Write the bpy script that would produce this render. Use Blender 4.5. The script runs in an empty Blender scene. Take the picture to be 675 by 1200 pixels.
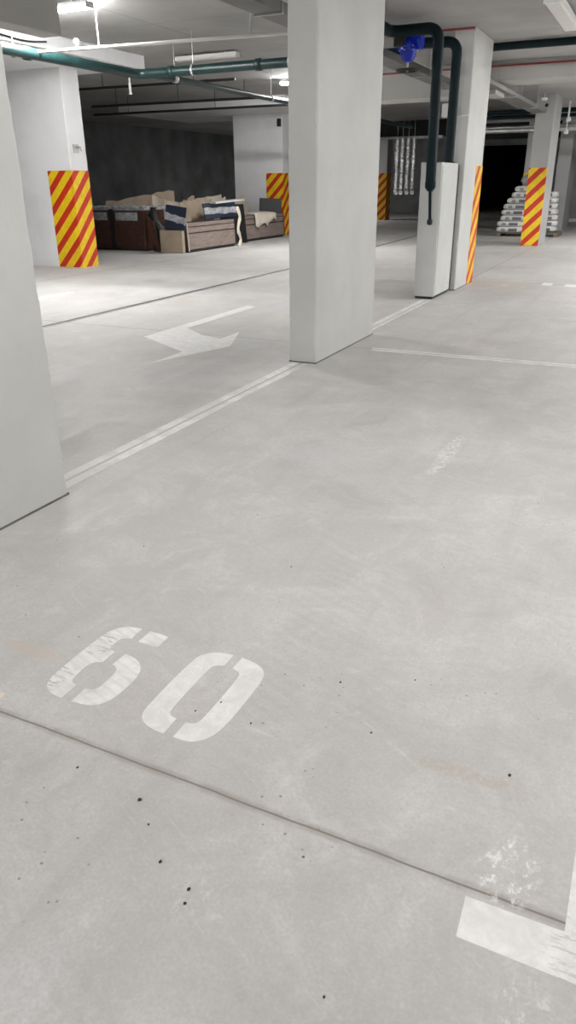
import bpy, math, random
from mathutils import Vector, Matrix

random.seed(60)
SC = bpy.context.scene
COL = SC.collection
PI = math.pi

# ------------------------------------------------------------------ mesh builder
class MB:
    def __init__(self):
        self.v = []; self.f = []; self.sm = []
    def add(self, vs, fs, smooth=False):
        n = len(self.v)
        self.v += [tuple(p) for p in vs]
        for q in fs:
            self.f.append([i + n for i in q]); self.sm.append(smooth)
        return self
    def box(self, x0, x1, y0, y1, z0, z1, c=0.0):
        if c <= 0:
            vs = [(x, y, z) for z in (z0, z1) for y in (y0, y1) for x in (x0, x1)]
            fs = [(0,2,3,1),(4,5,7,6),(0,1,5,4),(1,3,7,5),(3,2,6,7),(2,0,4,6)]
            return self.add(vs, fs)
        # chamfered on the vertical edges and the rims
        def ring(z, i):
            a0, a1, b0, b1 = x0+i, x1-i, y0+i, y1-i
            k = c
            return [(a0+k,b0,z),(a1-k,b0,z),(a1,b0+k,z),(a1,b1-k,z),(a1-k,b1,z),(a0+k,b1,z),(a0,b1-k,z),(a0,b0+k,z)]
        return self.rings([ring(z0, c), ring(z0+c, 0), ring(z1-c, 0), ring(z1, c)])
    def rings(self, rs, caps=True, smooth=False, closed=True):
        n = len(rs[0]); vs = [p for r in rs for p in r]; fs = []
        for k in range(len(rs)-1):
            for i in range(n if closed else n-1):
                j = (i+1) % n
                fs.append((k*n+i, k*n+j, (k+1)*n+j, (k+1)*n+i))
        self.add(vs, fs, smooth)
        if caps:
            self.add(rs[0], [tuple(reversed(range(n)))])
            self.add(rs[-1], [tuple(range(n))])
        return self
    def obox(self, M, sx, sy, sz, c=0.0):
        b = MB().box(-sx/2, sx/2, -sy/2, sy/2, -sz/2, sz/2, c)
        return self.add([M @ Vector(p) for p in b.v], b.f)
    def prism(self, poly, z0, z1):
        n = len(poly)
        area = sum(poly[i][0]*poly[(i+1) % n][1]-poly[(i+1) % n][0]*poly[i][1] for i in range(n))
        if area < 0: poly = poly[::-1]
        vs = [(x, y, z0) for x, y in poly] + [(x, y, z1) for x, y in poly]
        fs = [tuple(reversed(range(n))), tuple(range(n, 2*n))]
        for i in range(n):
            j = (i+1) % n
            fs.append((i, j, n+j, n+i))
        return self.add(vs, fs)
    def tube(self, pts, r, n=16, bend=0.0):
        pts = [Vector(p) for p in pts]
        if bend > 0:
            out = [pts[0]]
            for i in range(1, len(pts)-1):
                a, b, c = pts[i-1], pts[i], pts[i+1]
                d0 = (a-b).normalized(); d1 = (c-b).normalized()
                k = min(bend, (a-b).length*.45, (c-b).length*.45)
                p0 = b+d0*k; p1 = b+d1*k
                for t in range(0, 9):
                    t /= 8
                    out.append(p0*(1-t)**2 + b*2*t*(1-t) + p1*t*t)
            out.append(pts[-1]); pts = out
        rad = r if isinstance(r, (list, tuple)) else [r]*len(pts)
        rs = []; prev = None
        for i, p in enumerate(pts):
            t = (pts[min(i+1, len(pts)-1)] - pts[max(i-1, 0)]).normalized()
            if prev is None:
                up = Vector((0,0,1)) if abs(t.z) < .9 else Vector((1,0,0))
                a = t.cross(up).normalized()
            else:
                a = (prev - t*prev.dot(t)).normalized()
            prev = a; b = t.cross(a)
            rs.append([tuple(p + (a*math.cos(q)+b*math.sin(q))*rad[i]) for q in (2*PI*k/n for k in range(n))])
        return self.rings(rs, True, True)
    def lathe(self, prof, o=(0,0,0), axis='z', n=24):
        rs = []
        for r, h in prof:
            ring = []
            for k in range(n):
                q = 2*PI*k/n; a, b = r*math.cos(q), r*math.sin(q)
                p = {'z': (a, b, h), 'x': (h, a, b), 'y': (b, h, a)}[axis]
                ring.append((p[0]+o[0], p[1]+o[1], p[2]+o[2]))
            rs.append(ring)
        return self.rings(rs, True, True)
    def torus(self, o, R, r, n=32, m=10, axis='z'):
        rs = []
        for i in range(n+1):
            q = 2*PI*i/n
            ring = []
            for k in range(m):
                w = 2*PI*k/m
                a = (R+r*math.cos(w)); h = r*math.sin(w)
                p = (a*math.cos(q), a*math.sin(q), h)
                if axis == 'y': p = (p[0], p[2], p[1])
                ring.append((p[0]+o[0], p[1]+o[1], p[2]+o[2]))
            rs.append(ring)
        return self.rings(rs, False, True)
    def build(self, name, mat, parent=None, origin=None):
        me = bpy.data.meshes.new(name)
        ox = Vector(origin) if origin is not None else None
        if parent is not None:
            base = Vector((0,0,0)); p = parent
            while p is not None:
                base += p.location; p = p.parent
            ox = base
        if ox is None:
            xs = [p[0] for p in self.v]; ys = [p[1] for p in self.v]; zs = [p[2] for p in self.v]
            ox = Vector(((min(xs)+max(xs))/2, (min(ys)+max(ys))/2, min(zs)))
        me.from_pydata([tuple(Vector(p)-ox) for p in self.v], [], self.f)
        me.polygons.foreach_set('use_smooth', self.sm)
        me.update()
        import bmesh
        bm = bmesh.new(); bm.from_mesh(me)
        bmesh.ops.recalc_face_normals(bm, faces=bm.faces[:])
        bm.to_mesh(me); bm.free()
        if mat is not None: me.materials.append(mat)
        o = bpy.data.objects.new(name, me); COL.objects.link(o)
        if parent is not None: o.parent = parent
        else: o.location = ox
        return o

def tag(o, label, cat, group=None, kind=None):
    o['label'] = label; o['category'] = cat
    if group: o['group'] = group
    if kind: o['kind'] = kind
    return o
def thing(name, label, cat, loc, group=None):
    o = bpy.data.objects.new(name, None); COL.objects.link(o)
    o.empty_display_size = .2; o.location = loc
    return tag(o, label, cat, group)
def struct(o):
    o['kind'] = 'structure'; return o

# ------------------------------------------------------------------ materials
class N:
    """small helper for node graphs"""
    def __init__(self, name):
        self.m = bpy.data.materials.new(name); self.m.use_nodes = True
        self.t = self.m.node_tree; self.t.nodes.clear()
        self.out = self.t.nodes.new('ShaderNodeOutputMaterial')
        self.b = self.t.nodes.new('ShaderNodeBsdfPrincipled')
        self.t.links.new(self.b.outputs[0], self.out.inputs[0])
        self.co = self.t.nodes.new('ShaderNodeTexCoord')
        self.geo = self.t.nodes.new('ShaderNodeNewGeometry')
    def L(self, a, b):
        if hasattr(a, 'is_output'): self.t.links.new(a, b)
        else: b.default_value = a
    def pos(self, world=True): return self.geo.outputs['Position'] if world else self.co.outputs['Object']
    def vmul(self, v, s):
        n = self.t.nodes.new('ShaderNodeVectorMath'); n.operation = 'MULTIPLY'
        self.L(v, n.inputs[0]); n.inputs[1].default_value = s; return n.outputs[0]
    def noise(self, v, scale, detail=4, rough=.55, dist=0):
        n = self.t.nodes.new('ShaderNodeTexNoise'); self.L(v, n.inputs['Vector'])
        n.inputs['Scale'].default_value = scale; n.inputs['Detail'].default_value = detail
        n.inputs['Roughness'].default_value = rough; n.inputs['Distortion'].default_value = dist
        return n.outputs['Fac']
    def voro(self, v, scale, feature='F1'):
        n = self.t.nodes.new('ShaderNodeTexVoronoi'); n.feature = feature
        self.L(v, n.inputs['Vector']); n.inputs['Scale'].default_value = scale
        return n.outputs['Distance']
    def math(self, op, a, b=0.0, c=None):
        n = self.t.nodes.new('ShaderNodeMath'); n.operation = op
        self.L(a, n.inputs[0]); self.L(b, n.inputs[1])
        if c is not None: self.L(c, n.inputs[2])
        return n.outputs[0]
    def ramp(self, v, a, b, lo=0.0, hi=1.0, smooth=True):
        n = self.t.nodes.new('ShaderNodeMapRange')
        if smooth: n.interpolation_type = 'SMOOTHSTEP'
        self.L(v, n.inputs['Value']); n.inputs['From Min'].default_value = a; n.inputs['From Max'].default_value = b
        n.inputs['To Min'].default_value = lo; n.inputs['To Max'].default_value = hi
        return n.outputs['Result']
    def mix(self, f, a, b, mode='MIX'):
        n = self.t.nodes.new('ShaderNodeMix'); n.data_type = 'RGBA'; n.blend_type = mode
        self.L(f, n.inputs[0])
        self.L(a if hasattr(a, 'is_output') else (*a, 1) if len(a) == 3 else a, n.inputs[6])
        self.L(b if hasattr(b, 'is_output') else (*b, 1) if len(b) == 3 else b, n.inputs[7])
        return n.outputs[2]
    def sep(self, v):
        n = self.t.nodes.new('ShaderNodeSeparateXYZ'); self.L(v, n.inputs[0]); return n.outputs
    def bump(self, h, strength=.3, dist=.01):
        n = self.t.nodes.new('ShaderNodeBump'); self.L(h, n.inputs['Height'])
        n.inputs['Strength'].default_value = strength; n.inputs['Distance'].default_value = dist
        self.L(n.outputs[0], self.b.inputs['Normal'])
    def col(self, c): self.L(c if hasattr(c, 'is_output') else (*c, 1), self.b.inputs['Base Color'])
    def set(self, rough=.6, metal=0.0, spec=None):
        self.L(rough, self.b.inputs['Roughness']); self.b.inputs['Metallic'].default_value = metal
        if spec is not None: self.b.inputs['Specular IOR Level'].default_value = spec
        return self.m

def plain(name, c, rough=.5, metal=0.0, var=.12, scale=6, bump=0.0, bscale=40):
    n = N(name); p = n.pos(False)
    f = n.noise(p, scale, 5)
    n.col(n.mix(n.ramp(f, .3, .7), tuple(x*(1-var) for x in c), tuple(min(1, x*(1+var)) for x in c)))
    if bump: n.bump(n.noise(p, bscale, 4), bump, .01)
    return n.set(rough, metal)

def mat_floor():
    n = N('floor_concrete'); p = n.pos()
    x, y, z = n.sep(p)
    big = n.noise(p, .7, 6, .62, .3)
    mid = n.noise(p, 3.2, 8, .68, .8)
    fine = n.noise(p, 38, 6, .7)
    tint = n.noise(p, 1.1, 3, .5)
    streak = n.noise(n.vmul(p, (7.0, .6, 1)), 1.0, 6, .6, .4)       # wheel drag along the bays
    c = n.mix(n.ramp(big, .28, .72), (.455, .442, .425), (.585, .577, .562))
    c = n.mix(n.ramp(mid, .45, .7, 0, .7), c, (.66, .65, .635))
    c = n.mix(n.ramp(mid, .47, .28, 0, .65), c, (.40, .385, .365))
    c = n.mix(n.ramp(tint, .5, .75, 0, .35), c, (.56, .56, .60))
    c = n.mix(n.ramp(tint, .48, .25, 0, .3), c, (.56, .51, .475))
    c = n.mix(n.ramp(streak, .52, .72, 0, .30), c, (.40, .39, .375))
    c = n.mix(n.ramp(streak, .45, .28, 0, .30), c, (.66, .65, .64))
    c = n.mix(n.ramp(fine, .35, .7, 0, .32), c, (.42, .41, .40))
    grain = n.noise(p, 120, 3, .6)
    c = n.mix(n.ramp(grain, .42, .68, 0, .28), c, (.40, .385, .37))
    c = n.mix(n.ramp(grain, .45, .25, 0, .22), c, (.72, .71, .70))
    blot = n.noise(n.vmul(p, (1.0, 1.0, 1)), 8.5, 6, .7, 1.0)
    c = n.mix(n.ramp(blot, .56, .70, 0, .34), c, (.42, .405, .39))
    c = n.mix(n.ramp(blot, .42, .28, 0, .30), c, (.69, .685, .68))
    # trowel and broom scratches crossing at a slant
    rot = n.t.nodes.new('ShaderNodeVectorRotate'); rot.rotation_type = 'Z_AXIS'
    n.L(p, rot.inputs['Vector']); rot.inputs['Angle'].default_value = .5
    sl = n.noise(n.vmul(rot.outputs[0], (2.2, 75, 1)), 1.0, 4, .6, .8)
    c = n.mix(n.math('MULTIPLY', n.ramp(sl, .60, .70), n.ramp(blot, .45, .65, 0, .28)), c, (.76, .755, .75))
    c = n.mix(n.math('MULTIPLY', n.ramp(sl, .38, .28), n.ramp(big, .4, .6, .05, .22)), c, (.36, .35, .335))
    # faint tyre tread running up the bay
    for tx in (-.62, -.36):
        band = n.ramp(n.math('ABSOLUTE', n.math('SUBTRACT', x, n.math('ADD', tx, n.math('MULTIPLY', y, -.10)))), .10, .06)
        tread = n.ramp(n.math('SINE', n.math('ADD', n.math('MULTIPLY', y, 130), n.math('MULTIPLY', x, 45))), -.2, .6)
        patch = n.ramp(n.noise(p, 1.7, 3), .45, .6, 0, .16)
        c = n.mix(n.math('MULTIPLY', n.math('MULTIPLY', band, tread), patch), c, (.40, .39, .375))
    # scratches
    scr = n.noise(n.vmul(p, (3.0, 60.0, 1)), 1.0, 3, .6, 1.2)
    c = n.mix(n.math('MULTIPLY', n.ramp(scr, .70, .76), n.ramp(mid, .4, .6, 0, .35)), c, (.74, .73, .72))
    # pits and specks
    d = n.voro(p, 7.5)
    pick = n.noise(p, 2.3, 2)
    c = n.mix(n.math('MULTIPLY', n.ramp(d, .034, .016), n.ramp(pick, .5, .56)), c, (.10, .095, .09))
    d2 = n.voro(p, 26)
    c = n.mix(n.math('MULTIPLY', n.ramp(d2, .12, .06), n.ramp(pick, .52, .62, 0, .8)), c, (.20, .19, .18))
    # saw-cut joints
    wob = n.math('MULTIPLY', n.math('SUBTRACT', n.noise(p, 5, 4), .5), .010)
    def joint(coord, at, cut, smear, sm):
        dd = n.math('ABSOLUTE', n.math('ADD', n.math('SUBTRACT', coord, at), wob))
        return n.ramp(dd, cut, cut*.3), n.math('MULTIPLY', n.ramp(dd, smear, smear*.25), n.ramp(n.noise(p, 6, 5, .7), .35, .65, .15*sm, sm))
    for (coord, at, cut, smear, sm) in ((y, 1.075, .004, .020, .75), (y, 5.93, .006, .03, .35), (x, -2.375, .006, .03, .35), (y, 10.9, .008, .03, .3), (x, -8.2, .01, .05, .3)):
        a, b = joint(coord, at, cut, smear, sm)
        c = n.mix(b, c, (.33, .295, .26)); c = n.mix(a, c, (.22, .20, .185))
    # worn-off white paint near the T mark, rusty scuff, tan stain by the number
    def blob(cx, cy, rx, ry, th, colr, amt):
        nonlocal c
        qx = n.math('DIVIDE', n.math('SUBTRACT', x, cx), rx); qy = n.math('DIVIDE', n.math('SUBTRACT', y, cy), ry)
        r2 = n.math('ADD', n.math('MULTIPLY', qx, qx), n.math('MULTIPLY', qy, qy))
        nz = n.noise(n.vmul(p, (1, .7, 1)), 42, 8, .8)
        f = n.math('MULTIPLY', n.ramp(r2, 1, .3), n.ramp(nz, th, th+.12, 0, amt))
        c = n.mix(f, c, colr)
    blob(-.055, 1.15, .075, .11, .50, (.82, .82, .82), .9)
    blob(.02, .88, .06, .07, .50, (.72, .72, .73), .7)
    blob(-.60, .83, .10, .06, .50, (.68, .68, .68), .5)
    blob(-1.52, 1.33, .13, .035, .30, (.55, .47, .40), .55)
    blob(-.20, 1.38, .16, .03, .42, (.45, .39, .33), .55)
    blob(-.80, 3.6, .05, .40, .46, (.76, .76, .78), .7)
    blob(-.2, 2.5, .5, .9, .50, (.47, .45, .44), .5)
    blob(-2.2, 3.5, .22, .9, .46, (.44, .43, .42), .45)
    n.col(c)
    n.bump(n.math('ADD', n.math('MULTIPLY', fine, .5), n.math('MULTIPLY', mid, .5)), .12, .01)
    return n.set(n.ramp(mid, .3, .7, .48, .68), 0, .35)

def mat_pillar(name, c, dirt=.5):
    n = N(name); p = n.pos()
    big = n.noise(p, 1.3, 5); mid = n.noise(p, 7, 6, .65)
    k = n.mix(n.ramp(big, .3, .7), tuple(v*.93 for v in c), tuple(v*1.05 for v in c))
    k = n.mix(n.ramp(mid, .55, .8, 0, .25), k, tuple(v*.8 for v in c))
    d = n.voro(n.vmul(p, (1, 1, .8)), 9)
    pick = n.noise(p, 1.8, 2)
    k = n.mix(n.math('MULTIPLY', n.ramp(d, .05, .025), n.ramp(pick, .5, .6, 0, dirt)), k, (.16, .155, .15))
    n.col(k)
    n.bump(n.math('ADD', n.noise(p, 16, 6, .7), n.math('MULTIPLY', n.ramp(d, .07, .03), -.8)), .22, .012)
    return n.set(.62, 0, .35)

def mat_ceiling():
    n = N('ceiling_concrete'); p = n.pos()
    x, y, z = n.sep(p)
    big = n.noise(p, .8, 6); mid = n.noise(p, 5, 6, .6)
    c = n.mix(n.ramp(big, .3, .7), (.30, .296, .288), (.40, .395, .385))
    c = n.mix(n.ramp(mid, .5, .8, 0, .3), c, (.27, .265, .26))
    for coord, per in ((x, 2.5), (y, 1.22)):
        f = n.math('ABSOLUTE', n.math('SUBTRACT', n.math('FRACT', n.math('DIVIDE', coord, per)), .5))
        c = n.mix(n.ramp(f, .010, .004, 0, .5), c, (.24, .235, .23))
    n.col(c); n.bump(mid, .1, .01)
    return n.set(.8)

def mat_hazard(name, period=.31, off=0.0, tone=1.0):
    n = N(name); p = n.pos()
    x, y, z = n.sep(p)
    t = n.math('SUBTRACT', z, n.math('ADD', x, y))
    fr = n.math('FRACT', n.math('ADD', n.math('DIVIDE', t, period), off))
    f = n.math('GREATER_THAN', fr, .54)
    nz = n.noise(p, 12, 6, .65)
    ye = n.mix(n.ramp(nz, .3, .75), (.86*tone, .62*tone, .01), (.74*tone, .48*tone, .012))
    rd = n.mix(n.ramp(nz, .3, .75), (.62*tone, .035, .012), (.48*tone, .025, .012))
    c = n.mix(f, ye, rd)
    n.col(c); n.bump(nz, .08, .005)
    return n.set(.45)

def mat_paint(name, wear=.5):
    n = N(name); p = n.pos()
    a = n.noise(p, 14, 7, .7, .5); b = n.noise(n.vmul(p, (20, 60, 1)), 1, 5, .7, 1.5); e = n.noise(p, 2.6, 3)
    c = n.mix(n.ramp(a, .35, .7), (.70, .69, .675), (.84, .835, .825))
    c = n.mix(n.math('MULTIPLY', n.ramp(b, .56, .66), n.ramp(e, .45, .6, .1, wear)), c, (.53, .515, .50))
    c = n.mix(n.math('MULTIPLY', n.ramp(a, .38, .24), wear), c, (.42, .41, .40))
    x, y, z = n.sep(p)
    tr = n.noise(n.vmul(p, (9, 42, 1)), 1.0, 4, .7, 2.2)
    for cx, cy, rx, ry, amt in ((-1.335, 1.45, .07, .07, .95), (-1.36, 1.25, .05, .10, .8), (.12, 1.0, .10, .08, .5)):
        qx = n.math('DIVIDE', n.math('SUBTRACT', x, cx), rx); qy = n.math('DIVIDE', n.math('SUBTRACT', y, cy), ry)
        r2 = n.math('ADD', n.math('MULTIPLY', qx, qx), n.math('MULTIPLY', qy, qy))
        c = n.mix(n.math('MULTIPLY', n.ramp(r2, 1.1, .4), n.ramp(tr, .52, .60, 0, amt)), c, (.40, .385, .375))
        c = n.mix(n.math('MULTIPLY', n.ramp(r2, 1.0, .5), n.ramp(tr, .68, .72, 0, amt)), c, (.12, .115, .11))
    wh = n.ramp(n.math('SINE', n.math('ADD', n.math('MULTIPLY', y, 190), n.math('MULTIPLY', x, 60))), .3, .9)
    c = n.mix(n.math('MULTIPLY', n.math('MULTIPLY', wh, n.math('LESS_THAN', x, -1.1)), .22), c, (.52, .505, .49))
    n.col(c)
    return n.set(.5)

def mat_thin_paint(name):
    # thin old line paint: concrete shows through
    n = N(name); p = n.pos()
    a = n.noise(p, 9, 7, .7, .5); b = n.noise(n.vmul(p, (2.5, 2.5, 1)), 1, 4, .6)
    c = n.mix(n.ramp(a, .3, .65), (.60, .585, .565), (.80, .79, .775))
    c = n.mix(n.ramp(b, .42, .66, 0, .75), c, (.58, .57, .55))
    x, y, z = n.sep(p)
    for coord, at in ((x, -2.375), (y, 5.93)):
        dd = n.math('ABSOLUTE', n.math('SUBTRACT', coord, at))
        c = n.mix(n.ramp(dd, .014, .006, 0, .8), c, (.38, .365, .35))
    n.col(c)
    return n.set(.55)

def mat_wood(name, c1, c2, rough=.5):
    n = N(name); p = n.pos(False)
    g = n.noise(n.vmul(p, (9, .9, 9)), 2.2, 6, .6, 1.5)
    k = n.noise(p, 2.5, 3)
    c = n.mix(n.ramp(g, .3, .7), c1, c2)
    c = n.mix(n.ramp(k, .5, .8, 0, .3), c, tuple(v*.7 for v in c1))
    n.col(c); n.bump(g, .08, .005)
    return n.set(rough)

def mat_foil():
    n = N('crinkled_foil'); p = n.pos()
    x, y, z = n.sep(p)
    n.col((.92, .92, .94))
    rib = n.math('SINE', n.math('MULTIPLY', z, 70))
    n.bump(n.math('ADD', n.noise(n.vmul(p, (1, 1, .22)), 24, 4, .65), n.math('MULTIPLY', rib, .04)), .55, .04)
    return n.set(.27, .88)

def mat_bag():
    n = N('printed_paper_bag'); p = n.pos(False)
    x, y, z = n.sep(p)
    a = n.noise(p, 6, 4)
    c = n.mix(n.ramp(a, .3, .7), (.62, .61, .60), (.74, .73, .72))
    # blurred dark print block and a short mark beside it on the bag's long sides
    inz = n.math('MULTIPLY', n.math('GREATER_THAN', z, .025), n.math('LESS_THAN', z, .095))
    bx = n.math('MULTIPLY', n.math('GREATER_THAN', x, -.02), n.math('LESS_THAN', x, .20))
    cx = n.math('MULTIPLY', n.math('GREATER_THAN', x, -.20), n.math('LESS_THAN', x, -.10))
    c = n.mix(n.math('MULTIPLY', n.math('MULTIPLY', inz, bx), .85), c, (.055, .055, .085))
    c = n.mix(n.math('MULTIPLY', n.math('MULTIPLY', inz, cx), .6), c, (.06, .06, .09))
    n.col(c); n.bump(n.noise(p, 18, 4), .3, .02)
    return n.set(.55)

def mat_emit(name, c, s):
    n = N(name); n.col((.9, .9, .9))
    n.L((*c, 1), n.b.inputs['Emission Color']); n.b.inputs['Emission Strength'].default_value = s
    return n.set(.4)

M = {}
M['floor'] = mat_floor()
M['ceiling'] = mat_ceiling()
M['pillar'] = mat_pillar('pillar_painted_concrete', (.545, .55, .535))
M['pillar_white'] = mat_pillar('pillar_pale_concrete', (.79, .795, .805), .2)
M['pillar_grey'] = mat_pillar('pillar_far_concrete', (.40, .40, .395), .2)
M['beam'] = mat_pillar('beam_concrete', (.42, .415, .40), .2)
M['dark_wall'] = plain('dark_wall_plaster', (.17, .17, .175), .9, 0, .25, 1.2)
M['unlit_black'] = plain('black_unlit_plaster', (.02, .02, .02), .9, 0, .2, 1.2)  # near-black colour stands in for the unlit depth
M['grey_wall'] = plain('grey_wall_plaster', (.34, .345, .35), .85, 0, .2, 1.5)
M['wall'] = plain('wall_plaster', (.45, .45, .44), .85, 0, .08, 1.2)
M['hazard'] = mat_hazard('hazard_paint_red_yellow')
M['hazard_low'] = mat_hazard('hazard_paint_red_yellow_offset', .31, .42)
M['hazard_shaded'] = mat_hazard('hazard_paint_shaded', .31, .3, .75)  # same stripe paint, darkened for a pillar standing in poor light
M['paint'] = mat_paint('floor_stencil_paint', .7)
M['line'] = mat_thin_paint('floor_line_paint')
M['green'] = plain('green_pipe_enamel', (.006, .027, .027), .4, 0, .25, 5)
M['dark_green'] = plain('dark_green_pipe_enamel', (.0022, .011, .0145), .55, 0, .2, 5)
M['dark_green'].node_tree.nodes['Principled BSDF'].inputs['Specular IOR Level'].default_value = .2
M['black'] = plain('black_rubber', (.012, .012, .013), .5)
M['white_plastic'] = plain('white_plastic', (.80, .80, .79), .35, 0, .03)
M['white_metal'] = plain('white_enamel_steel', (.62, .62, .61), .4, 0, .06, 3)
M['box_metal'] = plain('light_grey_sheet_steel', (.56, .57, .56), .42, 0, .05, 2.5, .05, 60)
M['zinc'] = plain('galvanised_steel', (.50, .50, .50), .4, .6, .15, 8)
M['duct'] = plain('grey_duct_steel', (.13, .128, .125), .5, 0, .15, 3)
M['red'] = plain('red_conduit_enamel', (.30, .05, .05), .5)
M['blue'] = plain('blue_enamel', (.008, .03, .48), .3, 0, .25, 20)
M['foil'] = mat_foil()
M['bag'] = mat_bag()
M['pallet'] = mat_wood('pallet_wood', (.11, .085, .06), (.20, .16, .11))
M['brown'] = mat_wood('dark_brown_wood', (.035, .014, .010), (.085, .036, .024), .4)
M['grain'] = mat_wood('grey_brown_veneer', (.20, .155, .135), (.34, .275, .245), .45)
M['edge'] = plain('dark_edge_band', (.035, .028, .027), .5)
M['card'] = plain('cardboard', (.36, .285, .21), .8, 0, .12, 4)
M['card_pale'] = plain('pale_cardboard', (.50, .43, .345), .8, 0, .08, 4)
M['navy'] = plain('navy_panel', (.010, .018, .042), .45)
M['film'] = plain('grey_wrapping_film', (.34, .35, .37), .25, 0, .3, 12, .5, 14)
M['cloth'] = plain('cream_packing_sheet', (.72, .66, .56), .8, 0, .06, 5)
M['grate'] = plain('drain_grate_iron', (.13, .125, .12), .7, 0, .25, 9)
M['grit'] = plain('dark_grit', (.035, .032, .03), .8)
M['lamp_off'] = plain('unlit_diffuser', (.74, .74, .73), .35, 0, .03)

CEIL = 2.91      # over the bays
CEILA = 3.15     # over the drive aisle

# ------------------------------------------------------------------ setting
FX0, FX1, FY0, FY1 = -24.0, 7.0, -10.0, 36.0
struct(MB().box(FX0, FX1, FY0, 50, -.2, 0).build('floor', M['floor']))
struct(MB().box(-3.62, FX1, FY0, FY1, CEIL, CEIL+.5).build('ceiling', M['ceiling']))
struct(MB().box(FX0, -3.62, FY0, FY1, CEILA, CEILA+.26).build('ceiling', M['ceiling']))
struct(MB().box(FX1, FX1+.2, FY0, FY1, 0, 3.4).build('wall_right', M['wall']))
struct(MB().box(FX0-.2, FX1+.2, FY0-.2, FY0, 0, 3.4).build('wall_front', M['wall']))
struct(MB().box(-17.2, -17.0, 9.0, FY1, 0, CEILA).build('wall_left', M['dark_wall']))
struct(MB().box(FX0-.2, FX0, FY0, 9, 0, 3.4).build('wall_left', M['wall']))
struct(MB().box(FX0, -17.0, 8.8, 9.0, 0, CEILA).build('wall_left', M['wall']))
# end wall with a wide dark opening in it
wb = MB()
wb.box(-17.0, -8.05, FY1, FY1+.3, 0, CEILA)
wb.box(-8.05, -4.9, FY1, FY1+.3, 2.72, CEILA)
wb.box(-4.9, FX1, FY1, FY1+.3, 0, CEILA)
struct(wb.build('wall_back', M['grey_wall']))
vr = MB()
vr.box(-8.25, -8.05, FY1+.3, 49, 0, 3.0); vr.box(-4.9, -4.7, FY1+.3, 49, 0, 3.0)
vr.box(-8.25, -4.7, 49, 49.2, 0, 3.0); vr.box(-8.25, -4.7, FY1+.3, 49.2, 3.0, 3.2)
struct(vr.build('wall_passage', M['unlit_black']))
# down-stand beams and thickened slab over the pillars, plus added black light blockers
struct(MB().box(-6.16, -5.905, -2.0, 6.98, 2.70, CEILA, .008).build('trim_1', M['beam']))
struct(MB().box(-12.6, -7.83, 2.0, 11.15, 2.965, CEILA, .006).build('trim_2', M['pillar_white']))
struct(MB().box(-2.56, FX1, 12.6, 13.3, 2.655, CEIL, .008).build('trim_3', M['beam']))
struct(MB().box(-4.9, -2.56, 12.6, 13.3, 2.49, CEIL, .008).build('trim_6', M['beam']))
struct(MB().box(-13.0, -8.3, 17.2, 20.6, 2.93, CEILA, .006).build('trim_4', M['pillar_white']))
struct(MB().box(-9.3, -6.4, 26.3, 26.5, 2.66, CEILA).build('shade_trim_5', M['unlit_black']))  # added black panel that keeps the area above the rail dark
struct(MB().box(-6.2, -2.95, 24.0, 24.3, 2.42, CEIL).build('shade_trim_7', M['unlit_black']))  # added black lintel, blocks light from the ceiling beyond

# drain channel along the aisle: frame with a sunk grate
dc = thing('drain_channel', 'long dark drain channel running along the aisle floor', 'drain', (-5.43, 8, 0))
path = [(-5.425, 2.0), (-5.425, 6.0), (-5.43, 11.3), (-5.60, 16.2), (-5.80, 21.0)]
def strip_pts(path, a, b):
    return [(x+a, y) for x, y in path] + [(x+b, y) for x, y in reversed(path)]
MB().prism(strip_pts(path, -.032, .032), .0, .004).build('grate', M['grate'], dc)
for a, b in ((-.046, -.032), (.032, .046)):
    MB().prism(strip_pts(path, a, b), .0, .006).build('rim', M['zinc'], dc)

# ------------------------------------------------------------------ floor paint
PT = .0015
def poly_thing(name, label, polys, mat, parent=None, cat='floor marking', group=None):
    m = MB()
    for q in polys: m.prism(q, .0, PT)
    o = m.build(name, mat, parent)
    if parent is None: tag(o, label, cat, group)
    return o
def smooth_poly(pts, sharp):
    """Chaikin-like rounding of every corner that is not in 'sharp'."""
    for it in range(2):
        out = []; sh = []
        n = len(pts)
        for i, p in enumerate(pts):
            if i in sharp: sh.append(len(out)); out.append(p); continue
            a = pts[i-1]; b = pts[(i+1) % n]
            out.append((p[0]*.75+a[0]*.25, p[1]*.75+a[1]*.25)); out.append((p[0]*.75+b[0]*.25, p[1]*.75+b[1]*.25))
        pts, sharp = out, sh
    return pts
six_l = [(-1.277,1.567),(-1.325,1.560),(-1.358,1.530),(-1.372,1.480),(-1.372,1.270),(-1.362,1.222),(-1.330,1.194),(-1.277,1.187),(-1.276,1.252),(-1.302,1.257),(-1.310,1.285),(-1.312,1.355),(-1.279,1.368),(-1.279,1.428),(-1.308,1.436),(-1.308,1.480),(-1.300,1.500),(-1.276,1.507)]
six_dot = [(-1.246,1.566),(-1.205,1.566),(-1.176,1.562),(-1.174,1.504),(-1.246,1.502)]
six_r = [(-1.243,1.433),(-1.198,1.427),(-1.158,1.400),(-1.140,1.350),(-1.140,1.265),(-1.155,1.218),(-1.190,1.194),(-1.243,1.188),(-1.244,1.248),(-1.216,1.256),(-1.210,1.280),(-1.212,1.345),(-1.222,1.364),(-1.245,1.372)]
zero_l = [(-.940,1.566),(-.992,1.560),(-1.028,1.533),(-1.041,1.490),(-1.041,1.255),(-1.028,1.214),(-.993,1.193),(-.938,1.188),(-.938,1.252),(-.963,1.256),(-.973,1.275),(-.974,1.480),(-.966,1.500),(-.941,1.507)]
zero_r = [(-.911,1.565),(-.857,1.558),(-.820,1.535),(-.805,1.494),(-.804,1.420),(-.804,1.300),(-.812,1.240),(-.838,1.202),(-.873,1.188),(-.908,1.189),(-.908,1.249),(-.882,1.256),(-.874,1.275),(-.874,1.478),(-.885,1.500),(-.911,1.505)]
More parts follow.
